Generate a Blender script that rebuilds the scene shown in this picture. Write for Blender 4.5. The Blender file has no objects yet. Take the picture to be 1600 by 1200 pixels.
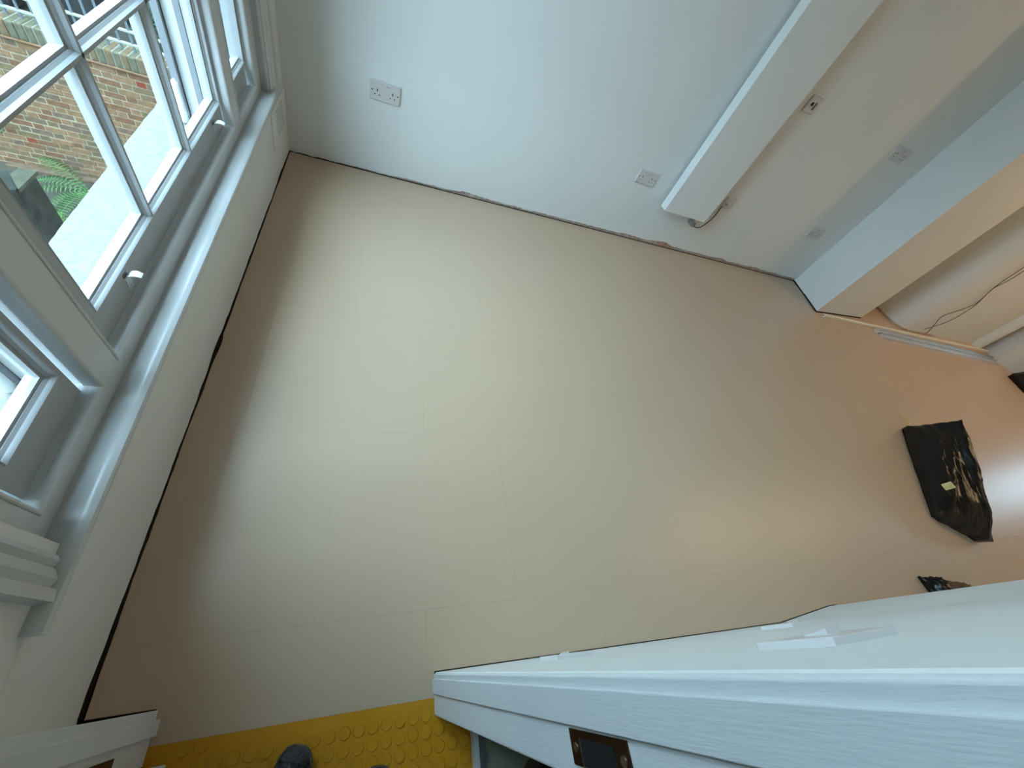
import bpy, bmesh, math, random
from mathutils import Vector, Matrix, noise
random.seed(7)
sc = bpy.context.scene
COL = sc.collection

# ------------------------------------------------------------------ camera
cam_d = bpy.data.cameras.new('camera'); cam = bpy.data.objects.new('camera', cam_d); COL.objects.link(cam)
cam_d.sensor_width = 36.0; cam_d.lens = 605.0 / 1600 * 36.0; cam_d.clip_start = 0.005; cam_d.clip_end = 200
RX = Vector((0.9318, -0.1399, 0.3329)); RF = Vector((0.3533, 0.5562, -0.7526))
RF = RF.normalized(); RX = (RX - RX.dot(RF) * RF).normalized(); RU = RX.cross(RF)
M4 = Matrix.Identity(4)
for i in range(3):
    M4[i][0] = RX[i]; M4[i][1] = RU[i]; M4[i][2] = -RF[i]
M4.translation = Vector((0.490, -2.406, 1.280))
cam.matrix_world = M4
sc.camera = cam

# ------------------------------------------------------------------ sky, lamps, exposure
SKYCOL = (0.53, 0.80, 1.0)
SKY = 24.5
w = bpy.data.worlds.new('overcast_sky'); sc.world = w; w.use_nodes = True
bg = w.node_tree.nodes['Background']
bg.inputs['Strength'].default_value = SKY
# overcast sky: three times brighter overhead than at the horizon, dull ground below it
_t = w.node_tree; _tc = _t.nodes.new('ShaderNodeTexCoord'); _sx = _t.nodes.new('ShaderNodeSeparateXYZ'); _cr = _t.nodes.new('ShaderNodeValToRGB')
_mr = _t.nodes.new('ShaderNodeMapRange'); _mr.inputs['From Min'].default_value = -1.0; _mr.inputs['From Max'].default_value = 1.0
_t.links.new(_tc.outputs['Generated'], _sx.inputs[0]); _t.links.new(_sx.outputs['Z'], _mr.inputs['Value']); _t.links.new(_mr.outputs[0], _cr.inputs['Fac']); _t.links.new(_cr.outputs['Color'], bg.inputs['Color'])
def _sk(k): return (SKYCOL[0]*k, SKYCOL[1]*k, SKYCOL[2]*k, 1)
_e = _cr.color_ramp.elements
_e[0].position = 0.49; _e[0].color = (0.05, 0.055, 0.05, 1); _e[1].position = 0.51; _e[1].color = _sk(0.32)
_n = _e.new(1.0); _n.color = _sk(1.0)
sc.view_settings.view_transform = 'Standard'; sc.view_settings.look = 'None'
sc.view_settings.gamma = 1; sc.view_settings.use_curve_mapping = False
sc.view_settings.exposure = 0.0
LAMP_W = 16.0
LAMPS = [(5.0, -1.5), (6.8, -1.5)]        # warm downlights set in the ceiling of the far half

def link(o):
    COL.objects.link(o); return o
for i, (x, y) in enumerate(LAMPS):
    ld = bpy.data.lights.new('downlight_lamp', 'AREA'); ld.shape = 'DISK'; ld.size = 0.09
    ld.energy = LAMP_W; ld.color = (1.0, 0.69, 0.37)
    lo = link(bpy.data.objects.new('downlight_lamp', ld)); lo.location = (x, y, 3.025)

# ------------------------------------------------------------------ materials
def mat(name, col, rough=0.6, spec=0.5, metal=0.0, bump=0.0, bscale=60.0, vary=0.0, vscale=3.0, col2=None, coat=0.0, detail=4.0, aniso=None, bdist=0.002):
    m = bpy.data.materials.new(name); m.use_nodes = True
    nt = m.node_tree; b = nt.nodes['Principled BSDF']
    b.inputs['Base Color'].default_value = (*col, 1); b.inputs['Roughness'].default_value = rough
    b.inputs['Specular IOR Level'].default_value = spec; b.inputs['Metallic'].default_value = metal
    if coat: b.inputs['Coat Weight'].default_value = coat
    tc = nt.nodes.new('ShaderNodeTexCoord')
    src = tc.outputs['Object']
    if aniso:
        mp = nt.nodes.new('ShaderNodeMapping'); mp.inputs['Scale'].default_value = aniso
        nt.links.new(src, mp.inputs['Vector']); src = mp.outputs['Vector']
    if vary or col2:
        n = nt.nodes.new('ShaderNodeTexNoise'); n.inputs['Scale'].default_value = vscale; n.inputs['Detail'].default_value = detail
        nt.links.new(src, n.inputs['Vector'])
        r = nt.nodes.new('ShaderNodeValToRGB')
        c2 = col2 or tuple(max(0, c * (1 - vary)) for c in col)
        r.color_ramp.elements[0].color = (*c2, 1); r.color_ramp.elements[1].color = (*col, 1)
        r.color_ramp.elements[0].position = 0.35; r.color_ramp.elements[1].position = 0.65
        nt.links.new(n.outputs['Fac'], r.inputs['Fac']); nt.links.new(r.outputs['Color'], b.inputs['Base Color'])
    if bump:
        n2 = nt.nodes.new('ShaderNodeTexNoise'); n2.inputs['Scale'].default_value = bscale; n2.inputs['Detail'].default_value = 5
        nt.links.new(src, n2.inputs['Vector'])
        bp = nt.nodes.new('ShaderNodeBump'); bp.inputs['Strength'].default_value = bump; bp.inputs['Distance'].default_value = bdist
        nt.links.new(n2.outputs['Fac'], bp.inputs['Height']); nt.links.new(bp.outputs['Normal'], b.inputs['Normal'])
    return m

WALL = mat('white_wall_paint', (0.74, 0.74, 0.71), 0.6, 0.3, bump=0.25, bscale=90, vary=0.03, vscale=2.5)
CEIL = mat('ceiling_paint', (0.52, 0.51, 0.48), 0.8, 0.2)
GLOSSW = mat('white_gloss_woodwork', (0.58, 0.59, 0.58), 0.28, 0.5, bump=0.10, bscale=25, vary=0.02)
SATINW = mat('white_satin_door_paint', (0.62, 0.635, 0.635), 0.4, 0.45, bump=0.14, bscale=90, aniso=(6, 6, 0.5), bdist=0.003)
STONEW = mat('white_stone_glare_dimmed', (0.165, 0.16, 0.145), 0.9, 0.1, bump=0.5, bscale=120, vary=0.22, vscale=70)  # speckled white stone, base colour darkened to hold back the sky glare
SASHW = mat('white_sash_backlit_dimmed', (0.36, 0.37, 0.37), 0.3, 0.5, bump=0.10, bscale=25)  # the woodwork's white paint, with backlit shade and less sky glare in its colour
OUTW = mat('white_outside_glare_dimmed', (0.20, 0.21, 0.22), 0.6, 0.3, bump=0.25, bscale=60, vary=0.08, vscale=14)  # same white paint again, darkened further to offset direct sky light
def floor_material():
    m = mat('beige_sealed_board', (0.53, 0.391, 0.270), 0.34, 0.5, bump=0.08, bscale=220, col2=(0.515, 0.377, 0.259), vscale=1.3)
    return m
FLOOR = floor_material()
DARK = mat('dark_gap', (0.030, 0.022, 0.018), 0.9, 0.1)
MORTAR = mat('broken_plaster', (0.56, 0.46, 0.39), 0.95, 0.1, bump=1.0, bscale=80, col2=(0.40, 0.27, 0.22), vscale=22)
PINK = mat('old_pink_plaster', (0.52, 0.30, 0.26), 0.95, 0.1, bump=1.0, bscale=120, col2=(0.42, 0.22, 0.18), vscale=30)
YELL = mat('yellow_rubber', (0.58, 0.255, 0.006), 0.42, 0.45, bump=0.15, bscale=150, vary=0.12, vscale=7)
PLAST = mat('white_plastic', (0.62, 0.59, 0.57), 0.3, 0.5)
BLACKP = mat('black_slot', (0.012, 0.012, 0.012), 0.7, 0.2)
RAD = mat('radiator_white_enamel', (0.72, 0.73, 0.71), 0.3, 0.5)
STEEL = mat('galvanised_steel', (0.66, 0.67, 0.68), 0.4, 0.5, metal=0.7, vary=0.12, vscale=9)
BRASSD = mat('dark_bronze', (0.10, 0.050, 0.022), 0.38, 0.5, metal=0.9, vary=0.4, vscale=30)
CHROME = mat('satin_chrome', (0.55, 0.54, 0.52), 0.3, 0.5, metal=1.0)
BAG = mat('black_polythene', (0.006, 0.006, 0.006), 0.27, 0.35, bump=0.45, bscale=22, aniso=(1, 1, 1), bdist=0.01)
CABLE = mat('grey_brown_cable', (0.10, 0.08, 0.065), 0.5, 0.3)
YTIE = mat('yellow_tie', (0.62, 0.48, 0.20), 0.5, 0.3)
SHOE = mat('black_speckled_leather', (0.10, 0.10, 0.105), 0.5, 0.35, bump=0.8, bscale=180, col2=(0.007, 0.007, 0.008), vscale=130)
for _n in SHOE.node_tree.nodes:
    if _n.type == 'VALTORGB': _n.color_ramp.elements[0].position = 0.56; _n.color_ramp.elements[1].position = 0.70
SHOEG = mat('grey_scuffed_toe', (0.045, 0.045, 0.048), 0.6, 0.3, bump=0.8, bscale=180, col2=(0.02, 0.02, 0.02), vscale=200)
SOLE = mat('grey_rubber_sole', (0.10, 0.098, 0.095), 0.7, 0.3, vary=0.4, vscale=90)
IRON = mat('grey_painted_iron', (0.060, 0.080, 0.088), 0.5, 0.4)
IRONL = mat('pale_weathered_iron', (0.16, 0.175, 0.15), 0.6, 0.3)
FERN = mat('fern_green', (0.045, 0.095, 0.030), 0.8, 0.08, vary=0.4, vscale=8)
FERN2 = mat('bright_fern_green', (0.095, 0.17, 0.040), 0.8, 0.08, vary=0.4, vscale=8)
IVY = mat('dark_ivy_green', (0.020, 0.045, 0.026), 0.8, 0.08, vary=0.5, vscale=9)
MOSS = mat('mossy_stone', (0.036, 0.036, 0.024), 1.0, 0.03, bump=0.8, bscale=30, vary=0.35, vscale=5)
DAMP = mat('damp_dark_stone', (0.020, 0.022, 0.018), 1.0, 0.03, bump=0.8, bscale=30, vary=0.5, vscale=6)
PAVE = mat('grey_paving', (0.045, 0.043, 0.034), 1.0, 0.03, vary=0.3, vscale=3)
LIME = mat('lime_mortar', (0.21, 0.175, 0.115), 0.95, 0.1, bump=0.8, bscale=40, vary=0.3, vscale=4)
BRK = [mat('stock_brick_%s' % n, c, 0.9, 0.15, bump=1.0, bscale=70, vary=0.35, vscale=16) for n, c in (
    ('buff', (0.126, 0.072, 0.036)), ('grey', (0.088, 0.058, 0.036)), ('olive', (0.095, 0.064, 0.032)), ('brown', (0.102, 0.050, 0.025)), ('tan', (0.140, 0.078, 0.040)), ('red', (0.136, 0.027, 0.013)))]
COPE = mat('mossy_coping_brick', (0.082, 0.076, 0.048), 1.0, 0.05, bump=1.0, bscale=60, vary=0.4, vscale=12)
MORT2 = mat('dark_mortar', (0.12, 0.115, 0.09), 0.95, 0.1, bump=0.8, bscale=40)
CREAM = mat('cream_trunking', (0.80, 0.76, 0.67), 0.45, 0.4)
OLIVE = mat('olive_picture', (0.16, 0.12, 0.055), 0.5, 0.4, vary=0.5, vscale=9)
SAGE = mat('grey_green_mount', (0.38, 0.39, 0.28), 0.4, 0.4, vary=0.15, vscale=4)
BROWN = mat('brown_fabric', (0.16, 0.10, 0.06), 0.8, 0.2, vary=0.3, vscale=20)
def emis(name, col, s):
    m = bpy.data.materials.new(name); m.use_nodes = True; nt = m.node_tree
    for n in list(nt.nodes): nt.nodes.remove(n)
    o = nt.nodes.new('ShaderNodeOutputMaterial'); e = nt.nodes.new('ShaderNodeEmission')
    e.inputs['Color'].default_value = (*col, 1); e.inputs['Strength'].default_value = s
    nt.links.new(e.outputs[0], o.inputs[0]); return m
LAMPM = emis('lit_lamp_lens', (1.0, 0.74, 0.46), 12)
def glass():
    m = bpy.data.materials.new('window_glass'); m.use_nodes = True; nt = m.node_tree
    for n in list(nt.nodes): nt.nodes.remove(n)
    o = nt.nodes.new('ShaderNodeOutputMaterial'); t = nt.nodes.new('ShaderNodeBsdfTransparent'); g = nt.nodes.new('ShaderNodeBsdfGlossy')
    t.inputs['Color'].default_value = (0.96, 0.97, 0.97, 1); g.inputs['Roughness'].default_value = 0.02
    lw = nt.nodes.new('ShaderNodeLayerWeight'); pw = nt.nodes.new('ShaderNodeMath'); pw.operation = 'POWER'; pw.inputs[1].default_value = 5
    f = nt.nodes.new('ShaderNodeMath'); f.operation = 'MULTIPLY_ADD'; f.inputs[1].default_value = 0.45; f.inputs[2].default_value = 0.02   # Schlick
    nt.links.new(lw.outputs['Facing'], pw.inputs[0]); nt.links.new(pw.outputs[0], f.inputs[0])
    mx = nt.nodes.new('ShaderNodeMixShader')
    nt.links.new(f.outputs[0], mx.inputs[0]); nt.links.new(t.outputs[0], mx.inputs[1]); nt.links.new(g.outputs[0], mx.inputs[2])
    nt.links.new(mx.outputs[0], o.inputs[0]); return m
GLASS = glass()

# ------------------------------------------------------------------ mesh helpers
def mesh_obj(name, verts, faces, m, parent=None, smooth=False):
    me = bpy.data.meshes.new(name); me.from_pydata([tuple(v) for v in verts], [], faces); me.update()
    bm = bmesh.new(); bm.from_mesh(me); bmesh.ops.recalc_face_normals(bm, faces=bm.faces)
    bm.to_mesh(me); bm.free()
    if m: me.materials.append(m)
    if smooth:
        for p in me.polygons: p.use_smooth = True
    o = bpy.data.objects.new(name, me); COL.objects.link(o)
    if parent: o.parent = parent
    return o

class MB:
    """collects geometry for ONE mesh; tf maps local points to world"""
    def __init__(s, tf=None): s.v = []; s.f = []; s.tf = tf
    def add(s, vs, fs):
        b = len(s.v); s.v += [s.tf(Vector(v)) if s.tf else Vector(v) for v in vs]; s.f += [tuple(b + i for i in f) for f in fs]; return s
    def box(s, x0, x1, y0, y1, z0, z1):
        return s.add([(x0,y0,z0),(x1,y0,z0),(x1,y1,z0),(x0,y1,z0),(x0,y0,z1),(x1,y0,z1),(x1,y1,z1),(x0,y1,z1)],
                     [(0,3,2,1),(4,5,6,7),(0,1,5,4),(1,2,6,5),(2,3,7,6),(3,0,4,7)])
    def bevbox(s, x0, x1, y0, y1, z0, z1, r, seg=2):
        bm = bmesh.new(); bmesh.ops.create_cube(bm, size=1)
        for v in bm.verts:
            v.co = Vector(((x0+x1)/2 + v.co.x*(x1-x0), (y0+y1)/2 + v.co.y*(y1-y0), (z0+z1)/2 + v.co.z*(z1-z0)))
        bmesh.ops.bevel(bm, geom=bm.edges[:], offset=r, segments=seg, affect='EDGES', profile=0.5)
        return s.frombm(bm)
    def frombm(s, bm):
        bm.verts.index_update(); vs = [v.co.copy() for v in bm.verts]; fs = [tuple(v.index for v in f.verts) for f in bm.faces]; bm.free()
        return s.add(vs, fs)
    def prism(s, prof, a0, a1, axis):
        """prof: list of 2D points; extruded along axis ('x','y','z') from a0 to a1. 2D order: x->(y,z) y->(x,z) z->(x,y)"""
        n = len(prof)
        def P(p, a): return {'x': (a, p[0], p[1]), 'y': (p[0], a, p[1]), 'z': (p[0], p[1], a)}[axis]
        vs = [P(p, a0) for p in prof] + [P(p, a1) for p in prof]
        fs = [tuple(range(n))[::-1], tuple(range(n, 2*n))] + [(i, (i+1) % n, n+(i+1) % n, n+i) for i in range(n)]
        return s.add(vs, fs)
    def sweep(s, path, prof, closed=False):
        """mitred sweep in the x = const plane: path points (y,z), prof points (offset_in_plane, x)"""
        n = len(path); k = len(prof); vs = []
        for i in range(n):
            p = Vector(path[i])
            a = Vector(path[i]) - Vector(path[i-1]) if (i > 0 or closed) else None
            b = Vector(path[(i+1) % n]) - p if (i < n-1 or closed) else None
            da = a.normalized() if a else b.normalized(); db = b.normalized() if b else a.normalized()
            na = Vector((-da.y, da.x)); nb = Vector((-db.y, db.x))
            mt = (na + nb).normalized(); sc_ = 1 / max(0.3, mt.dot(na))
            for (o, x) in prof:
                q = p + mt * (o * sc_); vs.append((x, q.x, q.y))
        fs = []
        m = n if closed else n - 1
        for i in range(m):
            j = (i+1) % n
            for t in range(k):
                u = (t+1) % k
                fs.append((i*k+t, i*k+u, j*k+u, j*k+t))
        if not closed:
            fs.append(tuple(range(k))[::-1]); fs.append(tuple((n-1)*k + t for t in range(k)))
        return s.add(vs, fs)
    def cyl(s, p0, p1, r0, r1=None, seg=16, caps=True):
        r1 = r0 if r1 is None else r1
        p0 = Vector(p0); p1 = Vector(p1); d = (p1-p0).normalized()
        u = d.orthogonal().normalized(); v = d.cross(u)
        vs = [p0 + (u*math.cos(t)+v*math.sin(t))*r0 for t in [2*math.pi*i/seg for i in range(seg)]] + \
             [p1 + (u*math.cos(t)+v*math.sin(t))*r1 for t in [2*math.pi*i/seg for i in range(seg)]]
        fs = [(i, (i+1) % seg, seg+(i+1) % seg, seg+i) for i in range(seg)]
        if caps: fs += [tuple(range(seg))[::-1], tuple(range(seg, 2*seg))]
        return s.add(vs, fs)
    def tube(s, pts, r, seg=8):
        pts = [Vector(p) for p in pts]; rings = []; u = None
        for i, p in enumerate(pts):
            d = (pts[min(i+1, len(pts)-1)] - pts[max(i-1, 0)]).normalized()
            u = d.orthogonal().normalized() if u is None else (u - u.dot(d)*d).normalized()
            v = d.cross(u)
            rings.append([p + (u*math.cos(t)+v*math.sin(t))*r for t in [2*math.pi*k/seg for k in range(seg)]])
        vs = [q for rr in rings for q in rr]
        fs = [(i*seg+k, i*seg+(k+1) % seg, (i+1)*seg+(k+1) % seg, (i+1)*seg+k) for i in range(len(pts)-1) for k in range(seg)]
        fs += [tuple(range(seg))[::-1], tuple((len(pts)-1)*seg+k for k in range(seg))]
        return s.add(vs, fs)
    def build(s, name, m, parent=None, smooth=False):
        return mesh_obj(name, s.v, s.f, m, parent, smooth)

def empty(name, loc=(0,0,0), parent=None):
    o = bpy.data.objects.new(name, None); o.empty_display_size = 0.1; COL.objects.link(o); o.location = loc
    if parent: o.parent = parent
    return o
def tag(o, label, cat, group=None, kind=None):
    o['label'] = label; o['category'] = cat
    if group: o['group'] = group
    if kind: o['kind'] = kind
    return o
def struct(o, label, cat): return tag(o, label, cat, kind='structure')
def bez(pts, n=10):
    """smooth curve through points (Catmull-Rom)"""
    P = [Vector(p) for p in pts]; P = [2*P[0]-P[1]] + P + [2*P[-1]-P[-2]]; out = []
    for i in range(1, len(P)-2):
        for k in range(n):
            t = k/n; a, b, c, d = P[i-1], P[i], P[i+1], P[i+2]
            out.append(0.5*((2*b) + (c-a)*t + (2*a-5*b+4*c-d)*t*t + (3*b-a-3*c+d)*t**3))
    out.append(P[-2]); return out
def smooth_by_angle(o, deg=35):
    me = o.data
    for p in me.polygons: p.use_smooth = True
    bm = bmesh.new(); bm.from_mesh(me)
    for e in bm.edges:
        if len(e.link_faces) == 2 and e.calc_face_angle(0) > math.radians(deg): e.smooth = False
    bm.to_mesh(me); bm.free(); return o

# ------------------------------------------------------------------ the setting: floor of square boards
XR, YB, YF, ZC = 8.6, 0.0, -2.44, 3.05
fl = MB().box(-0.30, XR, -2.66, 0.12, -0.07, -0.012).build('floor', DARK)
struct(fl, 'floor of flat beige boards across the empty room', 'floor')
GAP = 0.00014
def board(x0, x1, y0, y1):
    g = GAP
    MB().bevbox(x0+g, x1-g, y0+g, y1-g, -0.012, 0.0, 0.00008, 1).build('floor_board', FLOOR, fl)
def poly_board(prof): MB().prism(prof, -0.012, 0.0, 'z').build('floor_board', FLOOR, fl)
rows = [(-2.475, -2.285, .702), (-2.285, -1.7225, .4225), (-1.7225, -1.158, .704), (-1.158, -.5935, .4275), (-.5935, -.0096, .704)]
PW = 0.5635
def cut(y):
    c = 0.0042 + 0.0025*noise.noise(Vector((y*6, 5.1, 0))) + 0.0012*noise.noise(Vector((y*31, 1.1, 0)))
    c += 0.006*math.exp(-((y+1.40)/.05)**2)*(1 if y < -1.36 else .2) + 0.003*max(0, min(1, (-2.2-y)/.2))
    return max(0.0015, c)
def front_edge(x): return -2.4302 - 0.0322*(x-0.724)          # boards stop a few millimetres short of the wall
for (y0, y1, off) in rows:
    xs = [off + PW*k for k in range(-2, 18)]
    xs = [x for x in xs if 0.1 < x < XR-0.05]
    if y0 < -2.4: xs = [x for x in xs if x > 0.3]
    xs = [0.006] + xs + [XR-0.004]
    for a, b in zip(xs[:-1], xs[1:]):
        g = GAP
        if a < 0.1 and y0 > -2.4:
            n_ = 24; pr_ = [(cut(y1 + (y0-y1)*k/n_), y1-g + (y0-y1+2*g)*k/n_) for k in range(n_+1)]
            poly_board(pr_ + [(b-g, y0+g), (b-g, y1-g)]); continue
        if y0 < -2.4:
            if a < 0.1: poly_board([(0.0085, -2.4065), (0.128, -2.4085), (0.128, -2.4700), (b-g, -2.4850), (b-g, y1-g), (cut(y1), y1-g), (cut(-2.33), -2.33), (cut(-2.37), -2.37)])
            elif a < 0.75: poly_board([(a+g, -2.4850), (0.7225, -2.4858), (0.7225, -2.4300), (b-g, front_edge(b)), (b-g, y1-g), (a+g, y1-g)])
            elif a < 2.03: poly_board([(a+g, front_edge(a)), (min(b-g, 2.03), front_edge(min(b, 2.03)))] + ([(2.335, -2.4495), (2.393, -2.4495)] if b > 2.1 else []) + [(b-g, front_edge(b) if b < 2.1 else -2.4495), (b-g, y1-g), (a+g, y1-g)])
            else: board(a, b, -2.60, y1)
            continue
        # cut round the piers
        if y1 > -0.1:
            if b > 4.09 and a < 4.73:
                if a < 4.09: board(a, 4.085, y0, y1)
                board(max(a, 4.085), min(b, 4.735), y0, -0.33)
                if b > 4.735: board(4.738, b, y0, y1)
                continue
            if b > 5.25 and a < 8.0:
                if a < 5.25: board(a, 5.245, y0, y1)
                board(max(a, 5.246), b, y0, -0.18); continue
        board(a, b, y0, y1)

# back wall: brown backing with a skin of white plaster whose lower edge is broken
wb = MB().box(-0.35, XR+0.3, 0.0, 0.30, -0.06, ZC+0.05).build('wall_back', MORTAR)
struct(wb, 'white plastered back wall with a broken lower edge', 'wall')
def ragged_skin(name, f, n, edge, mtl, parent, top, thick_pt):
    """f(t)->(point on face), edge(t)-> height of the broken edge"""
    vs = []; fs = []
    for i in range(n+1):
        t = i/n; z0 = edge(t)
        a, b = thick_pt(t)
        vs += [(a[0], a[1], z0), (a[0], a[1], top), (b[0], b[1], z0), (b[0], b[1], top)]
    for i in range(n):
        k = i*4; q = k+4
        fs += [(k, q, q+1, k+1), (k+2, k+3, q+3, q+2), (k, k+2, q+2, q), (k+1, q+1, q+3, k+3)]
    fs += [(0, 1, 3, 2), (n*4, n*4+2, n*4+3, n*4+1)]
    return mesh_obj(name, vs, fs, mtl, parent)
def edge_back(t):
    x = t*4.1
    base = 0.004 + 0.014*min(1, max(0, (x-0.05)/0.9)) + 0.006*min(1, max(0, (x-1.6)/0.9))
    e = base + 0.005*noise.noise(Vector((x*3.1, 0.3, 0))) + 0.005*noise.noise(Vector((x*14, 4.3, 0))) + 0.005*noise.noise(Vector((x*47, 1.3, 0))) + 0.003*noise.noise(Vector((x*140, 2.3, 0)))
    for c, wd, hh in ((0.98, .035, .012), (1.05, .05, .008), (2.57, .05, .022), (2.47, .05, .012), (3.15, .06, .010), (3.55, .05, .008), (2.2, .06, .006)):
        e += hh*math.exp(-((x-c)/wd)**2)
    return max(0.002, e)
ragged_skin('plaster_skin', None, 600, edge_back, WALL, wb, ZC+0.04, lambda t: ((t*4.1, 0.002), (t*4.1, -0.007)))
MB().box(4.725, 5.27, -0.012, 0.002, 0.012, ZC+0.04).build('plaster_skin', WALL, wb)
MB().box(2.50, 2.64, -0.0035, 0.001, 0.006, 0.05).build('plaster_patch', PINK, wb)['label'] = 'pink patch of old plaster at the foot'
MB().box(0.0, 4.1, -0.0088, 0.0, -0.012, 0.0012).build('floor_gap', DARK, wb)

# left wall with the window opening; everything of the window sits 2 degrees out of level, as the sill in the photograph does
ANG = 0.0375; PY, PZ = -1.2, 0.35; CA, SA = math.cos(ANG), math.sin(ANG)
def WT(v):                                   # window frame local -> room
    y, z = v.y-PY, v.z-PZ
    return Vector((v.x, PY + CA*y - SA*z, PZ + SA*y + CA*z))
HY0, HY1, HZ0, HZ1 = -2.165, -0.245, 0.27, 2.81
hole = [WT(Vector((0, y, z))) for (y, z) in ((HY0, HZ0), (HY1, HZ0), (HY1, HZ1), (HY0, HZ1))]
outer = [(-3.2, -4.0), (0.3, -4.0), (0.3, 4.0), (-3.2, 4.0)]
def ring_wall(name, x0, x1, outer, hole, m):
    vs = []; fs = []
    for x in (x0, x1):
        vs += [(x, y, z) for y, z in outer] + [(x, h.y, h.z) for h in hole]
    for i in range(4):
        j = (i+1) % 4
        fs += [(i, j, 4+j, 4+i), (8+i, 8+4+i, 8+4+j, 8+j), (i, 8+i, 8+j, j), (4+i, 4+j, 12+j, 12+i)]
    return mesh_obj(name, vs, fs, m)
wl = ring_wall('wall_left', -0.33, -0.006, outer, hole, MORTAR)
struct(wl, 'white painted window wall below and around the sash windows', 'wall')
def edge_left(t):
    y = -2.412 + t*2.412
    e = 0.006 + 0.006*noise.noise(Vector((y*5, 2.2, 0))) + 0.004*noise.noise(Vector((y*23, 7.2, 0)))
    for c, wd, hh in ((-1.42, .05, .012), (-2.36, .05, .008), (-.25, .06, .008)): e += hh*math.exp(-((y-c)/wd)**2)
    return max(0.001, e)
# plaster skin below the sill, and strips beside and above the window
def top_below(y): return WT(Vector((0, y, 0.333))).z
n = 260; vs = []; fs = []
for i in range(n+1):
    t = i/n; y = -2.412 + t*2.406; z0 = edge_left(t); z1 = top_below(y)
    vs += [(-0.006, y, z0), (-0.006, y, z1), (0.0, y, z0), (0.0, y, z1)]
for i in range(n):
    k = i*4; q = k+4; fs += [(k, q, q+1, k+1), (k+2, k+3, q+3, q+2), (k, k+2, q+2, q), (k+1, q+1, q+3, k+3)]
fs += [(0, 1, 3, 2), (n*4, n*4+2, n*4+3, n*4+1)]
mesh_obj('plaster_skin', vs, fs, WALL, wl)
MB(WT).box(-0.008, -0.0003, -0.28, 0.02, 0.26, 2.95).build('plaster_skin', WALL, wl)
MB(WT).box(-0.008, -0.0003, -2.52, -2.14, 0.26, 2.95).build('plaster_skin', WALL, wl)
MB(WT).box(-0.008, 0.0, -2.52, 0.02, 2.80, 3.1).build('plaster_skin', WALL, wl)
MB().box(-0.004, 0.0035, -2.405, -0.005, -0.012, 0.0005).build('floor_gap', DARK, wl)

# door wall: short stub on the left, long run on the right (a little out of square), splayed end, and the run beyond
NX = (0.724, -2.433)
def dwl(x): return -2.433 - 0.0322*(x-0.724)
s0 = 2.03; e0 = (2.335, -2.452)
prof = [(0.7235, -2.4345), (0.7260, -2.433), (s0, dwl(s0)), e0, (2.55, -2.62), (XR, -2.62), (XR, -2.80), (2.45, -2.80), (2.0, -2.60), (0.724, -2.522)]
LEAN = lambda v: Vector((v.x, v.y - 0.0050*v.z, v.z))      # the old wall leans a few millimetres out of plumb
wf = MB(LEAN).prism(prof, 0.004, ZC+0.04, 'z').build('wall_front', WALL)
struct(wf, 'white wall to the right of the doorway, seen almost edge on', 'wall')
MB().box(-0.33, 0.1285, -2.50, -2.4118, 0.006, ZC+0.04).build('doorway_stub', WALL, wf)
MB().box(0.10, 0.76, -2.52, -2.435, 2.03, ZC+0.04).build('doorway_head', WALL, wf)
MB().prism([(0.724, -2.4325), (2.03, dwl(2.03)+.0005), e0, (2.335, -2.4505), (2.03, dwl(2.03)+0.0015), (0.724, -2.4315)], -0.012, 0.0008, 'z').build('floor_gap', DARK, wf)

# right end wall with a tall window, out of the frame: it lights the far end and shows in the floor's sheen
WY0, WY1, WZ0, WZ1 = -1.90, -1.35, 0.80, 1.75
wr = MB()
for (y0, y1, z0, z1) in ((-3.2, WY0, -0.1, ZC+.1), (WY1, 0.3, -0.1, ZC+.1), (WY0, WY1, -0.1, WZ0), (WY0, WY1, WZ1, ZC+.1)):
    wr.box(XR, XR+0.25, y0, y1, z0, z1)
wr = struct(wr.build('wall_right', WALL), 'end wall of the long room with a tall window', 'wall')
wn2 = MB(); zc = (WZ0+WZ1)/2
for (y0, y1, z0, z1) in ((WY0, WY0+.05, WZ0, WZ1), (WY1-.05, WY1, WZ0, WZ1), (WY0, WY1, WZ0, WZ0+.05), (WY0, WY1, WZ1-.05, WZ1), (WY0, WY1, zc-.02, zc+.02)):
    wn2.box(XR+0.06, XR+0.11, y0, y1, z0, z1)
wn2 = struct(wn2.build('window_2', GLOSSW), 'tall end window beyond the right edge of the view', 'window')
MB().box(XR+0.08, XR+0.085, WY0+.04, WY1-.04, WZ0+.04, WZ1-.04).build('pane', GLASS, wn2)
ce = struct(MB().box(-0.33, XR+0.2, -2.82, 0.1, ZC, ZC+0.2).build('ceiling', CEIL), 'flat white ceiling above the room', 'ceiling')

# piers against the back wall (right of the view)
p1 = MB().prism([(4.10, 0.02), (4.043, -0.417), (4.727, -0.361), (4.727, 0.02)], 0.010, ZC, 'z').build('wall_pier', WALL)
struct(p1, 'square white boxed pier standing out from the back wall', 'pier')
MB().prism([(4.0985, 0.0), (4.0415, -0.4185), (4.727, -0.362), (4.727, -0.30), (4.12, -0.30), (4.12, 0.0)], 0.0005, 0.012, 'z').build('floor_gap', DARK, p1)
arc = [(5.255, 0.02), (5.250, -0.10), (5.250, -0.20)]
for k in range(9):
    t = k/8*math.pi/2; arc.append((5.250 + 0.17*(1-math.cos(t)), -0.20 - 0.195*math.sin(t)))
arc += [(5.72, -0.398), (5.93, -0.385), (5.93, 0.02)]
p2 = MB().prism(arc, 0.016, ZC, 'z').build('wall_breast', WALL); smooth_by_angle(p2, 30)
struct(p2, 'rounded plaster chimney breast behind the loose wires', 'wall')
MB().prism([(x-0.003, y-0.003) for x, y in arc[:-1]] + [(5.93, 0.0)], 0.0005, 0.018, 'z').build('floor_gap', MORTAR, p2)
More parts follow.
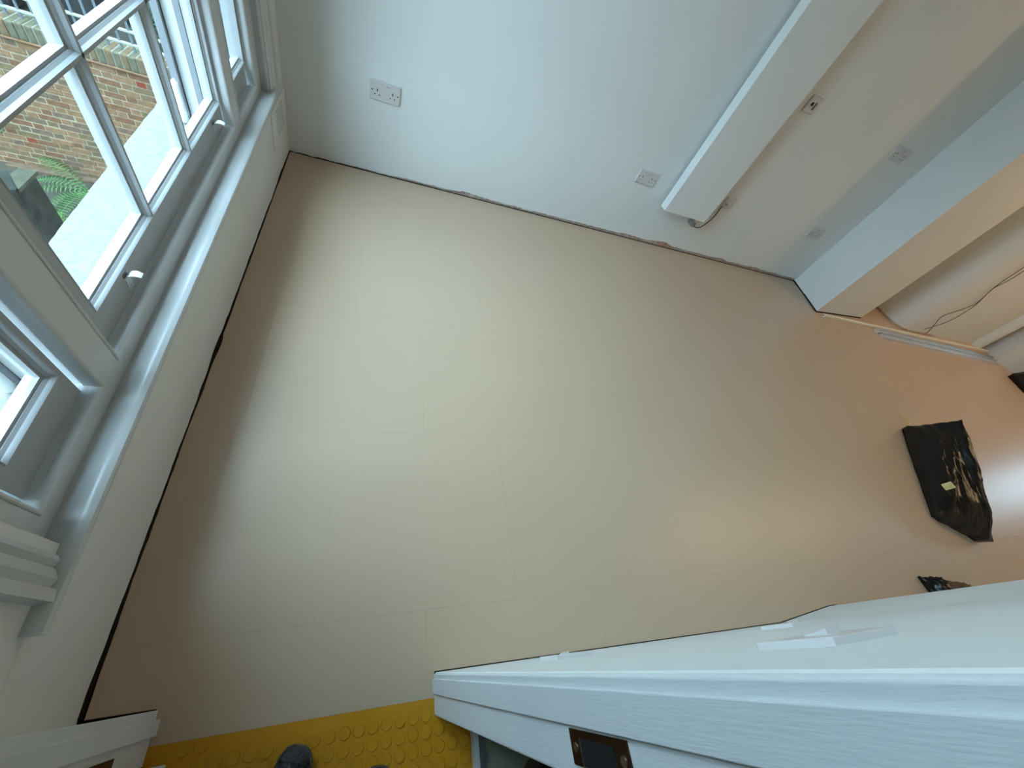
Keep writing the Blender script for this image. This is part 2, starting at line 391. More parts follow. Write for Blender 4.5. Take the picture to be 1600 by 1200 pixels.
p3 = MB().box(5.93, 6.70, -0.36, 0.02, 0.055, ZC).build('wall_boxing', WALL)
struct(p3, 'flat grey-white boxed panel between breast and rounded post', 'wall')
MB().box(5.93, 6.70, -0.372, 0.01, 0.0, 0.050).build('plinth', WALL, p3)
MB().box(5.93, 6.70, -0.350, 0.01, 0.045, 0.06).build('joint', DARK, p3)
pp = MB()
pp.prism([(6.79+0.085*math.cos(t), -0.345+0.085*math.sin(t)) for t in [2*math.pi*k/28 for k in range(28)]], 0.0, ZC, 'z')
pp = pp.build('wall_post', WALL); smooth_by_angle(pp)
struct(pp, 'white rounded post beside the boxed panel', 'post')
p4 = MB().box(6.76, XR, -0.17, 0.02, 0.0, ZC).build('wall_recess', WALL)
struct(p4, 'shaded recess wall behind the rounded post', 'wall')

p5 = MB().prism([(6.88, -0.585), (7.14, -0.81), (7.30, -0.81), (XR, -0.81), (XR, -0.165), (7.05, -0.165)], 0.0, ZC, 'z').build('wall_return', WALL)
struct(p5, 'white wall return at the far right beside the second rubbish bag', 'wall')

# ------------------------------------------------------------------ window_1: three sashes in one painted frame
win = struct(empty('window_1', WT(Vector((0, -1.2, 0.36)))), 'white three-light sash window with moulded frame and deep sill', 'window')
INV = Matrix.Translation(-win.location)
def wpart(mb, name, m, parent=None, sm=False):
    o = mb.build(name, m, None, False)
    o.data.transform(INV); o.parent = parent or win
    if sm: smooth_by_angle(o, 32)
    return o
ZT = 2.72
# window board (sill) with a bullnose
nose = [(-0.05, 0.346), (-0.03, 0.3465), (-0.012, 0.349), (0.002, 0.354), (0.012, 0.3565), (0.021, 0.356), (0.028, 0.352), (0.031, 0.346), (0.030, 0.339), (0.025, 0.3345), (0.016, 0.333), (-0.05, 0.328)]
wpart(MB(WT).prism(nose, -2.282, -0.185, 'y'), 'window_board', GLOSSW, sm=True)
# flat frame face: bottom rail, mullions, jambs, head
LIGHTS = [(-2.098, -1.822), (-1.757, -0.702), (-0.637, -0.352)]       # openings between the outer edges of the beads
fr = MB(WT)
fr.box(-0.16, -0.030, -2.19, -0.23, 0.330, 0.384)
fr.box(-0.16, -0.030, -2.19, -0.23, ZT, ZT+0.09)
fr.box(-0.16, -0.030, -2.19, -2.098, 0.384, ZT); fr.box(-0.16, -0.030, -0.352, -0.23, 0.384, ZT)
fr.box(-0.16, -0.030, -1.822, -1.757, 0.384, ZT); fr.box(-0.16, -0.030, -0.702, -0.637, 0.384, ZT)
wpart(fr, 'frame', GLOSSW)
# architraves either side and above, moulded
arch = [(0.0, -0.03), (0.0, 0.006), (0.010, 0.012), (0.020, 0.006), (0.024, 0.012), (0.040, 0.020), (0.052, 0.014), (0.056, 0.024), (0.075, 0.026), (0.078, 0.0), (0.078, -0.03)]
def archpath(): return [(-0.275, 0.346), (-0.275, ZT+0.04), (-2.160, ZT+0.04), (-2.160, 0.346)]
wpart(MB(WT).sweep(archpath(), [(-o, x) for o, x in arch]), 'architrave', GLOSSW, sm=True)
# staff beads: quarter-round strips mitred round each light
bead = [(0.0, -0.034), (0.0, -0.0305), (0.0008, -0.0280), (0.0030, -0.0268), (0.0060, -0.0275), (0.0090, -0.0305), (0.0105, -0.036), (0.011, -0.043), (0.011, -0.058), (0.0, -0.058)]
for (y0, y1) in LIGHTS:
    path = [(y0, 0.384), (y1, 0.384), (y1, ZT), (y0, ZT)]
    wpart(MB(WT).sweep(path, bead, True), 'staff_bead', GLOSSW, sm=True)
# sashes
BEV_Z0, MEET = 0.470, 1.535
def sash_profile_bar(w):        # glazing bar section across: (offset, x)
    h = w/2
    return [(-h, -0.080), (-h, -0.070), (-0.0095, -0.069), (-0.0095, -0.0665), (-0.0055, -0.062), (-0.0035, -0.0545), (0.0035, -0.0545), (0.0055, -0.062), (0.0095, -0.0665), (0.0095, -0.069), (h, -0.070), (h, -0.080), (0.0105, -0.081), (0.0105, -0.086), (0.007, -0.098), (-0.007, -0.098), (-0.0105, -0.086), (-0.0105, -0.081)]
def make_sash(y0, y1, gy0, gy1, bars_y, bars_z):
    """y0..y1 sash outside, gy0..gy1 moulding line inside, as seen"""
    sx0, sx1 = -0.10, -0.0555
    zb = 0.3985
    m = MB(WT)
    m.box(sx0, sx1, y0, y1, zb, BEV_Z0); m.box(sx0, sx1, y0, y1, MEET-0.03, MEET+0.015)
    m.box(sx0, sx1, y0, gy0, BEV_Z0, MEET-0.03); m.box(sx0, sx1, gy1, y1, BEV_Z0, MEET-0.03)
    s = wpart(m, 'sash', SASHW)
    # moulded inner edge (ovolo) and putty bevel outside
    ov = [(0.0, -0.0555), (0.0025, -0.0535), (0.0045, -0.0560), (0.0055, -0.0620), (0.0095, -0.0665), (0.0095, -0.0690), (0.0150, -0.0700), (0.0150, -0.0790), (0.0110, -0.0800), (0.0110, -0.0850), (0.0030, -0.100), (0.0, -0.100)]
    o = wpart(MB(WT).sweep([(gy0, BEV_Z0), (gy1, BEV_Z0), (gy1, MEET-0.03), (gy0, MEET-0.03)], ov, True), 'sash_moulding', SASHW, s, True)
    o.location = (0, 0, 0)
    for by in bars_y:
        sec = [(by+a, x) for a, x in sash_profile_bar(0.030)]
        mb = MB(WT); mb.prism([(x, y) for y, x in sec], BEV_Z0+0.002, MEET-0.032, 'z')
        wpart(mb, 'glazing_bar', SASHW, s)
    for bz in bars_z:
        sec = [(x, bz+a) for a, x in sash_profile_bar(0.030)]
        wpart(MB(WT).prism(sec, gy0+0.002, gy1-0.002, 'y'), 'glazing_bar', SASHW, s)
    ys = [gy0] + list(bars_y) + [gy1]; zs = [BEV_Z0] + list(bars_z) + [MEET-0.03]
    for a, b in zip(ys[:-1], ys[1:]):
        for c, d in zip(zs[:-1], zs[1:]):
            wpart(MB(WT).box(-0.0800, -0.0770, a+0.010, b-0.010, c+0.010, d-0.010), 'pane', GLASS, s)
    return s
sL = make_sash(-2.072, -1.848, -2.040, -1.858, (), (0.820, 1.17))
sC = make_sash(-1.731, -0.728, -1.697, -0.722-0.0, (-1.363, -1.045), (0.820, 1.17))
sR = make_sash(-0.611, -0.378, -0.580, -0.352-0.0, (), (0.820, 1.17))
# upper sashes, one step further out, and the external linings of the box frame
for (y0, y1) in ((-2.072, -1.848), (-1.731, -0.728), (-0.611, -0.378)):
    m = MB(WT); z0, z1, t = MEET-0.02, ZT-0.02, 0.035
    m.box(-0.148, -0.106, y0, y1, z0, z0+0.04); m.box(-0.148, -0.106, y0, y1, z1-0.05, z1)
    m.box(-0.148, -0.106, y0, y0+t, z0, z1); m.box(-0.148, -0.106, y1-t, y1, z0, z1)
    m.box(-0.142, -0.112, y0, y1, 2.10, 2.125)
    if y1-y0 > .5:
        for by in (-1.363, -1.045): m.box(-0.142, -0.112, by-.011, by+.011, z0, z1)
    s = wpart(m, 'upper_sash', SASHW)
    wpart(MB(WT).box(-0.129, -0.126, y0+t-.004, y1-t+.004, z0+.035, z1-.045), 'pane', GLASS, s)
# pulley-stile linings and parting beads (seen through the glass as white ridged strips)
ln = MB(WT)
for (a, b) in ((-0.722, -0.625), (-1.835, -1.742)):
    ln.box(-0.185, -0.1605, a+0.012, b-0.012, 0.384, ZT)
    ln.box(-0.172, -0.1605, a, b, 0.384, ZT)
for (a, b) in ((-2.19, -2.082), (-0.368, -0.23)):
    ln.box(-0.185, -0.1605, a, b, 0.384, ZT)
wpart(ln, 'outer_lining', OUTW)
pb = MB(WT)
for y in (-0.7015, -1.757, -1.8225, -2.098, -0.637, -0.352):
    d = -1 if y in (-0.7015, -1.8225, -0.352) else 1
    pb.box(-0.125, -0.108, min(y, y+d*0.012), max(y, y+d*0.012), 0.404, ZT)
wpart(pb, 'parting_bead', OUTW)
pl = MB(WT)
pl.bevbox(-0.188, -0.163, -0.735, -0.61, 0.372, 0.502, 0.010, 3); pl.bevbox(-0.188, -0.163, -1.85, -1.73, 0.372, 0.502, 0.010, 3)
wpart(pl, 'plinth_block', GLOSSW, sm=True)
# outer stone sill, sloping outward, with an uneven edge
n = 150; vs = []; fs = []
for i in range(n+1):
    y = -2.165 + i/n*(1.92); xo = -0.318 + 0.004*noise.noise(Vector((y*9, 0, 3))) + 0.0025*noise.noise(Vector((y*41, 0, 8)))
    vs += [WT(Vector(q)) for q in ((-0.10, y, 0.385), (-0.17, y, 0.370), (xo+0.012, y, 0.336), (xo, y, 0.322), (xo+0.002, y, 0.20), (-0.10, y, 0.20))]
for i in range(n):
    for k in range(6): fs.append((i*6+k, i*6+(k+1) % 6, (i+1)*6+(k+1) % 6, (i+1)*6+k))
fs += [tuple(range(6)), tuple(n*6+k for k in range(6))[::-1]]
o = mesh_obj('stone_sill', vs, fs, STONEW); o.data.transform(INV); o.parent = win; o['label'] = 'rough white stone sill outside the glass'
# sash lifts: small white hooked finger pulls
def sash_lift(y, z, s):
    b = MB(WT)
    b.prism([(y-.011, z-.022), (y+.011, z-.022), (y+.013, z-.012), (y+.009, z+.002), (y+.013, z+.016), (y+.011, z+.022), (y-.011, z+.022), (y-.013, z+.016), (y-.009, z+.002), (y-.013, z-.012)], -0.0585, -0.0545, 'x')
    o = wpart(b, 'sash_lift', CHROME, s)
    h = MB(WT); L = 7; prof = []
    for k in range(L+1):
        t = k/L; prof.append((-0.056 + 0.034*t, z + 0.010 + 0.012*math.sin(t*2.4)))
    vs_ = []; fs_ = []
    for k, (x, zz) in enumerate(prof):
        wd = 0.010*(1 - 0.25*(k/L)**3)
        for dy in (-wd, wd):
            vs_ += [(x, y+dy, zz), (x, y+dy, zz+0.0028)]
    for k in range(L):
        a, q = k*4, k*4+4
        fs_ += [(a, q, q+2, a+2), (a+1, a+3, q+3, q+1), (a, a+1, q+1, q), (a+2, q+2, q+3, a+3)]
    fs_ += [(0, 2, 3, 1), (L*4, L*4+1, L*4+3, L*4+2)]
    h.add(vs_, fs_)
    o2 = wpart(h, 'finger_pull', GLOSSW, s)
    sc2 = MB(WT)
    sc2.cyl((-0.0548, y, z-.016), (-0.0535, y, z-.016), .0028, seg=10); wpart(sc2, 'screw', CHROME, s)
sash_lift(-1.560, 0.437, sC); sash_lift(-0.822, 0.437, sC)

# plaster vent low on the window wall beside the corner
vt = tag(empty('wall_vent', (0.0, -0.165, 0.15)), 'white plaster air vent low on the window wall beside the corner', 'vent')
def vp(mb, name, m, parent=None):
    o = mb.build(name, m); o.data.transform(Matrix.Translation(-vt.location)); o.parent = parent or vt; return o
vp(MB().bevbox(-0.001, 0.005, -0.322, -0.012, 0.150, 0.312, 0.002, 2), 'plate', WALL)
d = MB()
for i in range(9):
    for j in range(7):
        y, z = -0.232 + i*0.017, 0.180 + j*0.017
        d.cyl((0.0045, y, z), (0.0056, y, z), 0.0042, seg=8)
vp(d, 'holes', mat('shaded_hole', (0.33, 0.33, 0.31), 0.9, 0.1))['kind'] = 'stuff'

# ------------------------------------------------------------------ doorway lining, strike plate, open door, hall
dr = struct(empty('door_1', (0.43, -2.47, 0)), 'white painted doorway lining and the open door folded into the hall', 'door')
def dp(mb, name, m, parent=None, lab=None):
    o = mb.build(name, m); o.data.transform(Matrix.Translation(-dr.location)); o.parent = parent or dr
    if lab: o['label'] = lab
    return o
dp(MB(LEAN).bevbox(0.7205, 0.735, -2.520, -2.4365, 0.0003, 2.03, 0.0012, 2), 'lining', SATINW)
dp(MB(LEAN).bevbox(0.7165, 0.7225, -2.4775, -2.4460, 0.0003, 2.02, 0.0010, 2), 'door_stop', SATINW)
dp(MB().bevbox(0.119, 0.1315, -2.500, -2.4105, 0.0003, 2.03, 0.0012, 2), 'lining', SATINW)
dp(MB().bevbox(0.1290, 0.1405, -2.4545, -2.4265, 0.0003, 2.02, 0.0010, 2), 'door_stop', SATINW)
dp(MB().box(0.13, 0.724, -2.50, -2.435, 2.02, 2.035), 'lining', SATINW)
st = dp(MB().prism([(-2.4845, .786), (-2.4845, .895), (-2.5125, .895), (-2.5125, .875), (-2.519, .875), (-2.519, .806), (-2.5125, .806), (-2.5125, .786)], 0.7190, 0.7208, 'x'), 'strike_plate', BRASSD, lab='dark bronze strike plate')
dp(MB().box(0.7186, 0.7192, -2.5135, -2.4905, .809, .872), 'keep_hole', BLACKP, st)
for z in (.797, .885):
    dp(MB().cyl((0.7190, -2.499, z), (0.7180, -2.499, z), 0.0042, seg=14), 'screw', CHROME, st)
dp(MB().box(0.7182, 0.7190, -2.5150, -2.5120, .813, .824).box(0.7182, 0.7190, -2.5150, -2.5120, .851, .862), 'keep_tab', CHROME, st)
dp(MB().box(0.7180, 0.7190, -2.5125, -2.4905, .808, .8095).box(0.7180, 0.7190, -2.5130, -2.5115, .8095, .872), 'keep_lip', CHROME, st)
leaf = dp(MB().bevbox(0.136, 0.174, -3.10, -2.503, 0.012, 1.99, 0.0015, 1), 'door_leaf', SATINW)
for z in (0.22, 1.0, 1.75):
    dp(MB().box(0.1335, 0.1348, -2.5, -2.468, z-.05, z+.05), 'hinge', BRASSD)

hf = struct(MB().box(-0.4, 1.3, -3.4, -2.462, -0.06, -0.0005).build('floor_hall', YELL), 'yellow studded rubber floor of the hallway behind the doorway', 'floor')
sm_ = None
studs = []
base = MB()
seg = 20; R1, R2, H = 0.0132, 0.0120, 0.0024
vs = [(R1*math.cos(2*math.pi*k/seg), R1*math.sin(2*math.pi*k/seg), 0) for k in range(seg)] + [(R2*math.cos(2*math.pi*k/seg), R2*math.sin(2*math.pi*k/seg), H) for k in range(seg)]
base.add(vs, [(k, (k+1) % seg, seg+(k+1) % seg, seg+k) for k in range(seg)] + [tuple(range(seg, 2*seg))])
first = None
for j in range(-1, 8):
    y = -2.5175 - 0.0315*j + 0.0315*(1 if False else 0)
    for i in range(-11, 11):
        x = 0.4785 + 0.0315*i
        if y - 0.0135 > -2.40: continue
        if x < 0.19 or x > 0.805 or (x > 0.71 and y > -2.53) or y + 0.0135 > -2.4700 - 0.0252*(x-0.128): continue
        if first is None:
            o = base.build('stud', YELL, hf); first = o
        else:
            o = first.copy(); COL.objects.link(o)
        o.location = (x, y, -0.0005)
for o_, lab in ((MB().box(0.82, 0.95, -3.4, -2.70, -0.06, 2.50).box(1.25, 1.40, -3.4, -2.53, -0.06, 2.50).build('wall_hall_right', WALL), 'hall wall to the right of the yellow floor'),
                (MB().box(-0.52, -0.30, -3.4, -2.50, -0.06, 2.50).build('wall_hall_left', WALL), 'hall wall to the left of the yellow floor'),
                (MB().box(-0.52, 1.40, -3.52, -3.40, -0.06, 2.50).build('wall_hall_back', WALL), 'hall wall behind the photographer')):
    struct(o_, lab, 'wall')
struct(MB().box(-0.52, 1.45, -3.52, -2.50, 2.45, 2.6).build('ceiling_hall', CEIL), 'ceiling over the hallway', 'ceiling')
# framed glass panel standing in the hall, right of the yellow floor
gp = tag(empty('framed_panel', (0.83, -2.62, 0)), 'white framed glass panel on the hall floor under the strike plate', 'panel')
def gpp(mb, name, m, parent=None):
    o = mb.build(name, m); o.data.transform(Matrix.Translation(-gp.location)); o.parent = parent or gp; return o
gpp(MB().prism([(0.810, 0.0), (0.822, 0.0), (0.822, 0.030), (0.810, 0.027)], -2.695, -2.53, 'y'), 'frame', SATINW)
GREYG = mat('grey_blue_bead', (0.16, 0.19, 0.19), 0.3, 0.5)
gpp(MB().box(0.822, 0.832, -2.695, -2.53, 0.0, 0.024).box(0.832, 0.842, -2.695, -2.53, 0.0, 0.016), 'inner_bead', GREYG)
gpp(MB().box(0.842, 1.20, -2.695, -2.53, 0.0, 0.010), 'mount', SAGE)
c = MB(); c.prism([(0.985+0.062*math.cos(t), -2.700+0.062*math.sin(t)) for t in [2*math.pi*k/32 for k in range(32)]], 0.010, 0.0112, 'z'); gpp(c, 'round_print', OLIVE)
c = MB(); c.prism([(1.00+0.035*math.cos(t), -2.690+0.035*math.sin(t)) for t in [2*math.pi*k/24 for k in range(24)]], 0.0112, 0.0122, 'z'); gpp(c, 'dark_centre', BLACKP)
gpp(MB().box(0.842, 1.20, -2.694, -2.531, 0.0128, 0.014), 'pane', GLASS)

# ------------------------------------------------------------------ radiator, sockets and switches on the back wall
rd = tag(empty('radiator', (2.49, -0.10, 0.30)), 'tall white flat vertical radiator hung on the back wall', 'radiator')
def rp(mb, name, m, parent=None, sm=False):
    o = mb.build(name, m); o.data.transform(Matrix.Translation(-rd.location)); o.parent = parent or rd
    if sm: smooth_by_angle(o)
    return o
body = rp(MB().bevbox(2.311, 2.675, -0.100, -0.032, 0.304, 2.10, 0.003, 2), 'body', RAD)
rp(MB().cyl((2.3105, -0.066, 0.326), (2.3095, -0.066, 0.326), 0.0095, seg=18), 'air_hole', BLACKP, body)
rp(MB().cyl((2.3112, -0.066, 0.326), (2.3092, -0.066, 0.326), 0.0125, seg=18), 'hole_collar', RAD, body)
for z in (0.62, 1.8): rp(MB().box(2.40, 2.46, -0.034, -0.0068, z-.03, z+.03), 'wall_bracket', RAD)
kn = MB(); kn.cyl((2.600, -0.062, 0.306), (2.600, -0.062, 0.285), 0.013, seg=16)
kn.cyl((2.600, -0.048, 0.268), (2.600, -0.098, 0.268), 0.021, 0.019, seg=20)
rp(kn, 'control_head', mat('grey_plastic', (0.22, 0.21, 0.20), 0.35, 0.5), sm=True)
cab = bez([(2.612, -0.085, 0.258), (2.66, -0.075, 0.245), (2.72, -0.05, 0.25), (2.765, -0.03, 0.29), (2.785, -0.022, 0.345), (2.785, -0.018, 0.395), (2.800, -0.012, 0.425)], 8)
rp(MB().tube(cab, 0.0038, 8), 'power_cable', CABLE, sm=True)

def to_wall(root):
    def f(mb, name, m, parent=None, lab=None):
        o = mb.build(name, m); o.parent = parent or root
        if lab: o['label'] = lab
        return o
    return f
def double_socket(loc, label, rotz=0.0, tilt=0.0, face=True):
    """built in local axes: x along the wall, -y out of the wall, z up"""
    r = tag(empty('double_socket', loc), label, 'socket', 'double sockets on the back wall' if face else 'sockets on the wall beside the doorway')
    r.rotation_euler = (0, tilt, rotz); f = to_wall(r)
    f(MB().bevbox(-.073, .073, -0.0095, 0.0005, -.043, .043, 0.0028, 3), 'face_plate', PLAST)
    for sx in (-1, 1):
        cx = sx*0.037
        d = MB(); d.box(cx-.0022, cx+.0022, -0.0100, -0.009, -.004, .008)
        d.box(cx-.0135, cx-.0075, -0.0100, -0.009, -.0195, -.0155); d.box(cx+.0075, cx+.0135, -0.0100, -0.009, -.0195, -.0155)
        d.cyl((sx*.062, -.0095, 0), (sx*.062, -.0101, 0), .0032, seg=10)
        f(d, 'pin_holes', BLACKP)
        rk = MB(); x0 = sx*0.0115
        rk.prism([(-.0095, .014), (-.0125, .0145), (-.0112, .024), (-.014, .034), (-.0095, .0345)], x0-.0068, x0+.0068, 'x')
        f(rk, 'rocker_switch', PLAST)
    return r
double_socket((0.4655, -0.007, 0.4265), 'white double socket on the back wall nearest the window')
double_socket((2.104, -0.007, 0.4330), 'white double socket on the back wall just left of the radiator')
double_socket((3.785, -0.007, 0.434), 'lower white double socket right of the radiator near the pier')
double_socket((3.789, -0.007, 1.061), 'upper white double socket right of the radiator near the pier')
def single_plate(loc, kind, label):
    r = tag(empty('fused_switch' if kind == 'switch' else 'flex_outlet', loc), label, 'switch' if kind == 'switch' else 'outlet'); f = to_wall(r)
    f(MB().bevbox(-.043, .043, -0.0095, 0.0005, -.043, .043, 0.0028, 3), 'face_plate', PLAST)
    if kind == 'switch':
        f(MB().box(.008, .022, -.0102, -.009, -.022, .016), 'fuse_carrier', mat('grey_slot', (0.10, 0.095, 0.09), 0.5))
        f(MB().prism([(-.0095, -.006), (-.013, -.004), (-.011, .006), (-.0095, .012)], -.018, -.004, 'x'), 'rocker_switch', BLACKP)
    else:
        f(MB().bevbox(-.022, -.006, -.0135, -.009, -.016, -.002, .001, 1), 'cable_clamp', mat('shade_plastic', (0.30, 0.28, 0.27), 0.5))
        d = MB(); d.cyl((-.030, -.0095, 0), (-.030, -.0102, 0), .003, seg=10); f(d, 'screw', BLACKP); d = MB(); d.cyl((.030, -.0095, 0), (.030, -.0102, 0), .003, seg=10); f(d, 'screw', BLACKP)
    return r
single_plate((2.843, -0.007, 1.087), 'switch', 'small square fused switch beside the radiator, halfway up')
single_plate((2.823, -0.007, 0.441), 'outlet', 'small square flex outlet low beside the radiator, fed by a cable')

# plates on the wall right of the doorway, seen edge on
ANGW = math.pi - math.atan(0.0322)
def on_front(x): return (x, dwl(x)-0.0005)
def front_plate(x, z, label, single):
    px, py = on_front(x); r = tag(empty('wall_switch' if single else 'low_socket', (px, py - 0.0050*z, z)), label, 'switch' if single else 'socket'); f = to_wall(r)
    r.rotation_euler = (0, 0, ANGW); r.location.y -= (0.0030 if single else 0.0015)
    f(MB().bevbox(-.043, .043, -0.0100, 0.0032, -.043 if not single else -.039, .043 if not single else .039, 0.0016, 2), 'face_plate', PLAST)
    if single:
        f(MB().prism([(-.0098, -.012), (-.0112, -.0115), (-.0122, 0), (-.0152, .012), (-.0098, .0125)], -.0085, .0085, 'x'), 'rocker_switch', PLAST)
    else:
        f(MB().prism([(-.0098, .020), (-.0120, .0205), (-.0114, .028), (-.0138, .035), (-.0098, .0355)], .010, .024, 'x'), 'rocker_switch', PLAST)
        d = MB(); d.box(-.0022, .0022, -0.0103, -0.0098, 0, .011)
        d.box(-.0135, -.0075, -0.0103, -0.0098, -.0195, -.0155); d.box(.0075, .0135, -0.0103, -0.0098, -.0195, -.0155); f(d, 'pin_holes', BLACKP)
    return r
front_plate(0.905, 0.972, 'white switch plate seen edge on beside the doorway, nearest the camera', True)
front_plate(0.926, 0.388, 'low white socket plate on the doorway wall just above the floor edge', False)
front_plate(1.465, 0.488, 'white socket plate on the doorway wall near its splayed far end', False)

# ------------------------------------------------------------------ loose things on the floor at the right
bt = MB().bevbox(4.10, 6.93, -0.468, -0.444, 0.0005, 0.022, 0.003, 2).build('trunking_length', CREAM)
tag(bt, 'long cream trunking length lying along the foot of the piers', 'trunking')
MB().cyl((4.1005, -0.456, 0.011), (4.0985, -0.456, 0.011), 0.005, seg=12).build('end_hole', BLACKP, bt)
def track(x0, x1, y0, y1, h, label, rz, zb=0.0):
    t = MB(); yc = (y0+y1)/2; wd = (y1-y0)/2; L = (x1-x0)/2; th = 0.002
    t.box(-L, L, -wd, wd, 0.0005, th); t.box(-L, L, -wd, -wd+th, 0.0005, h); t.box(-L, L, wd-th, wd, 0.0005, h)
    o = t.build('steel_track', STEEL); o.location = ((x0+x1)/2, yc, zb); o.rotation_euler = (0, 0, rz)
    tag(o, label, 'track', 'steel tracks beside the piers')
    d = MB(); k = -L+0.06
    while k < L-0.05:
        d.box(k, k+0.018, -wd+0.012, -wd+0.016, th, th+0.0006); k += 0.055
    d = d.build('punched_slots', BLACKP, o); d['kind'] = 'stuff'
    return o
track(4.80, 6.84, -0.622, -0.574, 0.020, 'outer galvanised steel track with punched slots lying on the beige floor', -0.024)
track(4.78, 6.90, -0.570, -0.520, 0.026, 'inner galvanised steel track beside the cream trunking', -0.024)

# wires hanging in front of the breast
def wire(pts, label):
    o = MB().tube(bez(pts, 6), 0.0030, 6).build('loose_wire', CABLE); smooth_by_angle(o); tag(o, label, 'wire', 'loose wires on the breast'); return o
wire([(5.60, -0.405, 1.35), (5.50, -0.408, 1.05), (5.544, -0.41, 0.801), (5.587, -0.41, 0.615), (5.688, -0.41, 0.435), (5.60, -0.41, 0.31), (5.545, -0.41, 0.241), (5.625, -0.412, 0.133), (5.690, -0.413, 0.05), (5.68, -0.412, 0.022)], 'wavy loose wire whose tail bends down to the floor')
wire([(5.62, -0.411, 1.35), (5.57, -0.414, 1.0), (5.60, -0.416, 0.72), (5.58, -0.417, 0.60), (5.70, -0.417, 0.425), (5.72, -0.417, 0.29), (5.70, -0.417, 0.20), (5.615, -0.417, 0.11), (5.586, -0.412, 0.072)], 'straighter loose wire ending in a dark stub above the floor')

# black bin bags
def bag(name, A, B, C, D, label, seed, bulge=0.06, nu=56, nv=56):
    """crumpled top surface through four corners, sides dropping to the floor"""
    A, B, C, D = map(Vector, (A, B, C, D)); vs = []; fs = []
    for i in range(nu+1):
        for j in range(nv+1):
            u, v = i/nu, j/nv
            p = (A*(1-u)+B*u)*(1-v) + (C*(1-u)+D*u)*v
            e = min(1, 5*min(u, 1-u))*min(1, 5*min(v, 1-v)); e = e**0.6
            p.z += bulge*e
            q = Vector((u*3.2+seed, v*2.2, seed))
            crease = abs(noise.noise(Vector((u*5+v*2.2+seed, v*1.6-u*.7, seed))))
            fine = abs(noise.noise(Vector((u*13-v*5, v*6+u*3, seed+4))))
            p.z += (0.028*(0.35-crease) + 0.016*(0.3-fine))*max(0.25, e)
            p.x += 0.010*noise.noise(q*2.1); p.y += 0.010*noise.noise(q*2.3+Vector((9, 0, 0)))
            p.z = max(p.z, 0.006)
            vs.append(p)
    W = nv+1
    for i in range(nu):
        for j in range(nv): fs.append((i*W+j, (i+1)*W+j, (i+1)*W+j+1, i*W+j+1))
    rim = [i*W for i in range(nu+1)] + [nu*W+j for j in range(1, nv+1)] + [i*W+nv for i in range(nu-1, -1, -1)] + [j for j in range(nv-1, 0, -1)]
    cen = (A+B+C+D)/4; b = len(vs)
    for r in rim:
        p = vs[r].copy(); d = Vector((cen.x-p.x, cen.y-p.y, 0)); k = min(0.3, p.z*0.5)
        if d.length > 0: p += d.normalized()*k*0.4
        p.z = 0.001; vs.append(p)
    n = len(rim)
    for k in range(n): fs.append((rim[k], rim[(k+1) % n], b+(k+1) % n, b+k))
    fs.append(tuple(b+k for k in range(n)))
    o = mesh_obj(name, vs, fs, BAG, None, True); tag(o, label, 'bag', 'black rubbish bags'); return o
b1 = bag('rubbish_bag', (3.926, -1.559, 0.03), (3.985, -1.640, 0.27), (3.515, -2.146, 0.03), (3.80, -2.310, 0.06), 'large crumpled black rubbish bag lying in the middle of the beige floor', 3.1)
tie = MB().tube(bez([(3.925, -1.556, 0.04), (3.97, -1.53, 0.05), (4.02, -1.47, 0.03), (4.06, -1.43, 0.012)], 6), 0.0045, 6).build('tie_end', YTIE, b1)
tie2 = MB().prism([(3.440, -2.046), (3.449, -2.042), (3.446, -2.020), (3.438, -2.012), (3.436, -2.028)], 0.170, 0.212, 'z').build('yellow_tag', YTIE, b1)
b2 = bag('rubbish_bag', (6.78, -0.80, 0.05), (7.10, -0.86, 0.26), (6.74, -1.02, 0.04), (7.20, -1.25, 0.24), 'black rubbish bag cut by the right edge of the view', 8.4, nu=36, nv=36)
# small dark bundle poking out behind the splayed wall end
bd = bag('dark_bundle', (3.035, -2.405, 0.015), (3.13, -2.425, 0.050), (3.06, -2.53, 0.015), (3.17, -2.55, 0.04), 'small black and brown bundle half hidden behind the splayed wall end', 5.5, 0.02, 24, 24)
bd['category'] = 'bundle'; del bd['group']
o = bag('brown_flap', (3.12, -2.425, 0.04), (3.38, -2.475, 0.02), (3.14, -2.53, 0.03), (3.38, -2.56, 0.02), 'brown cloth flap', 1.5, 0.02, 16, 16)
for k in ('category', 'group'): del o[k]
o.data.materials[0] = BROWN; o.parent = bd

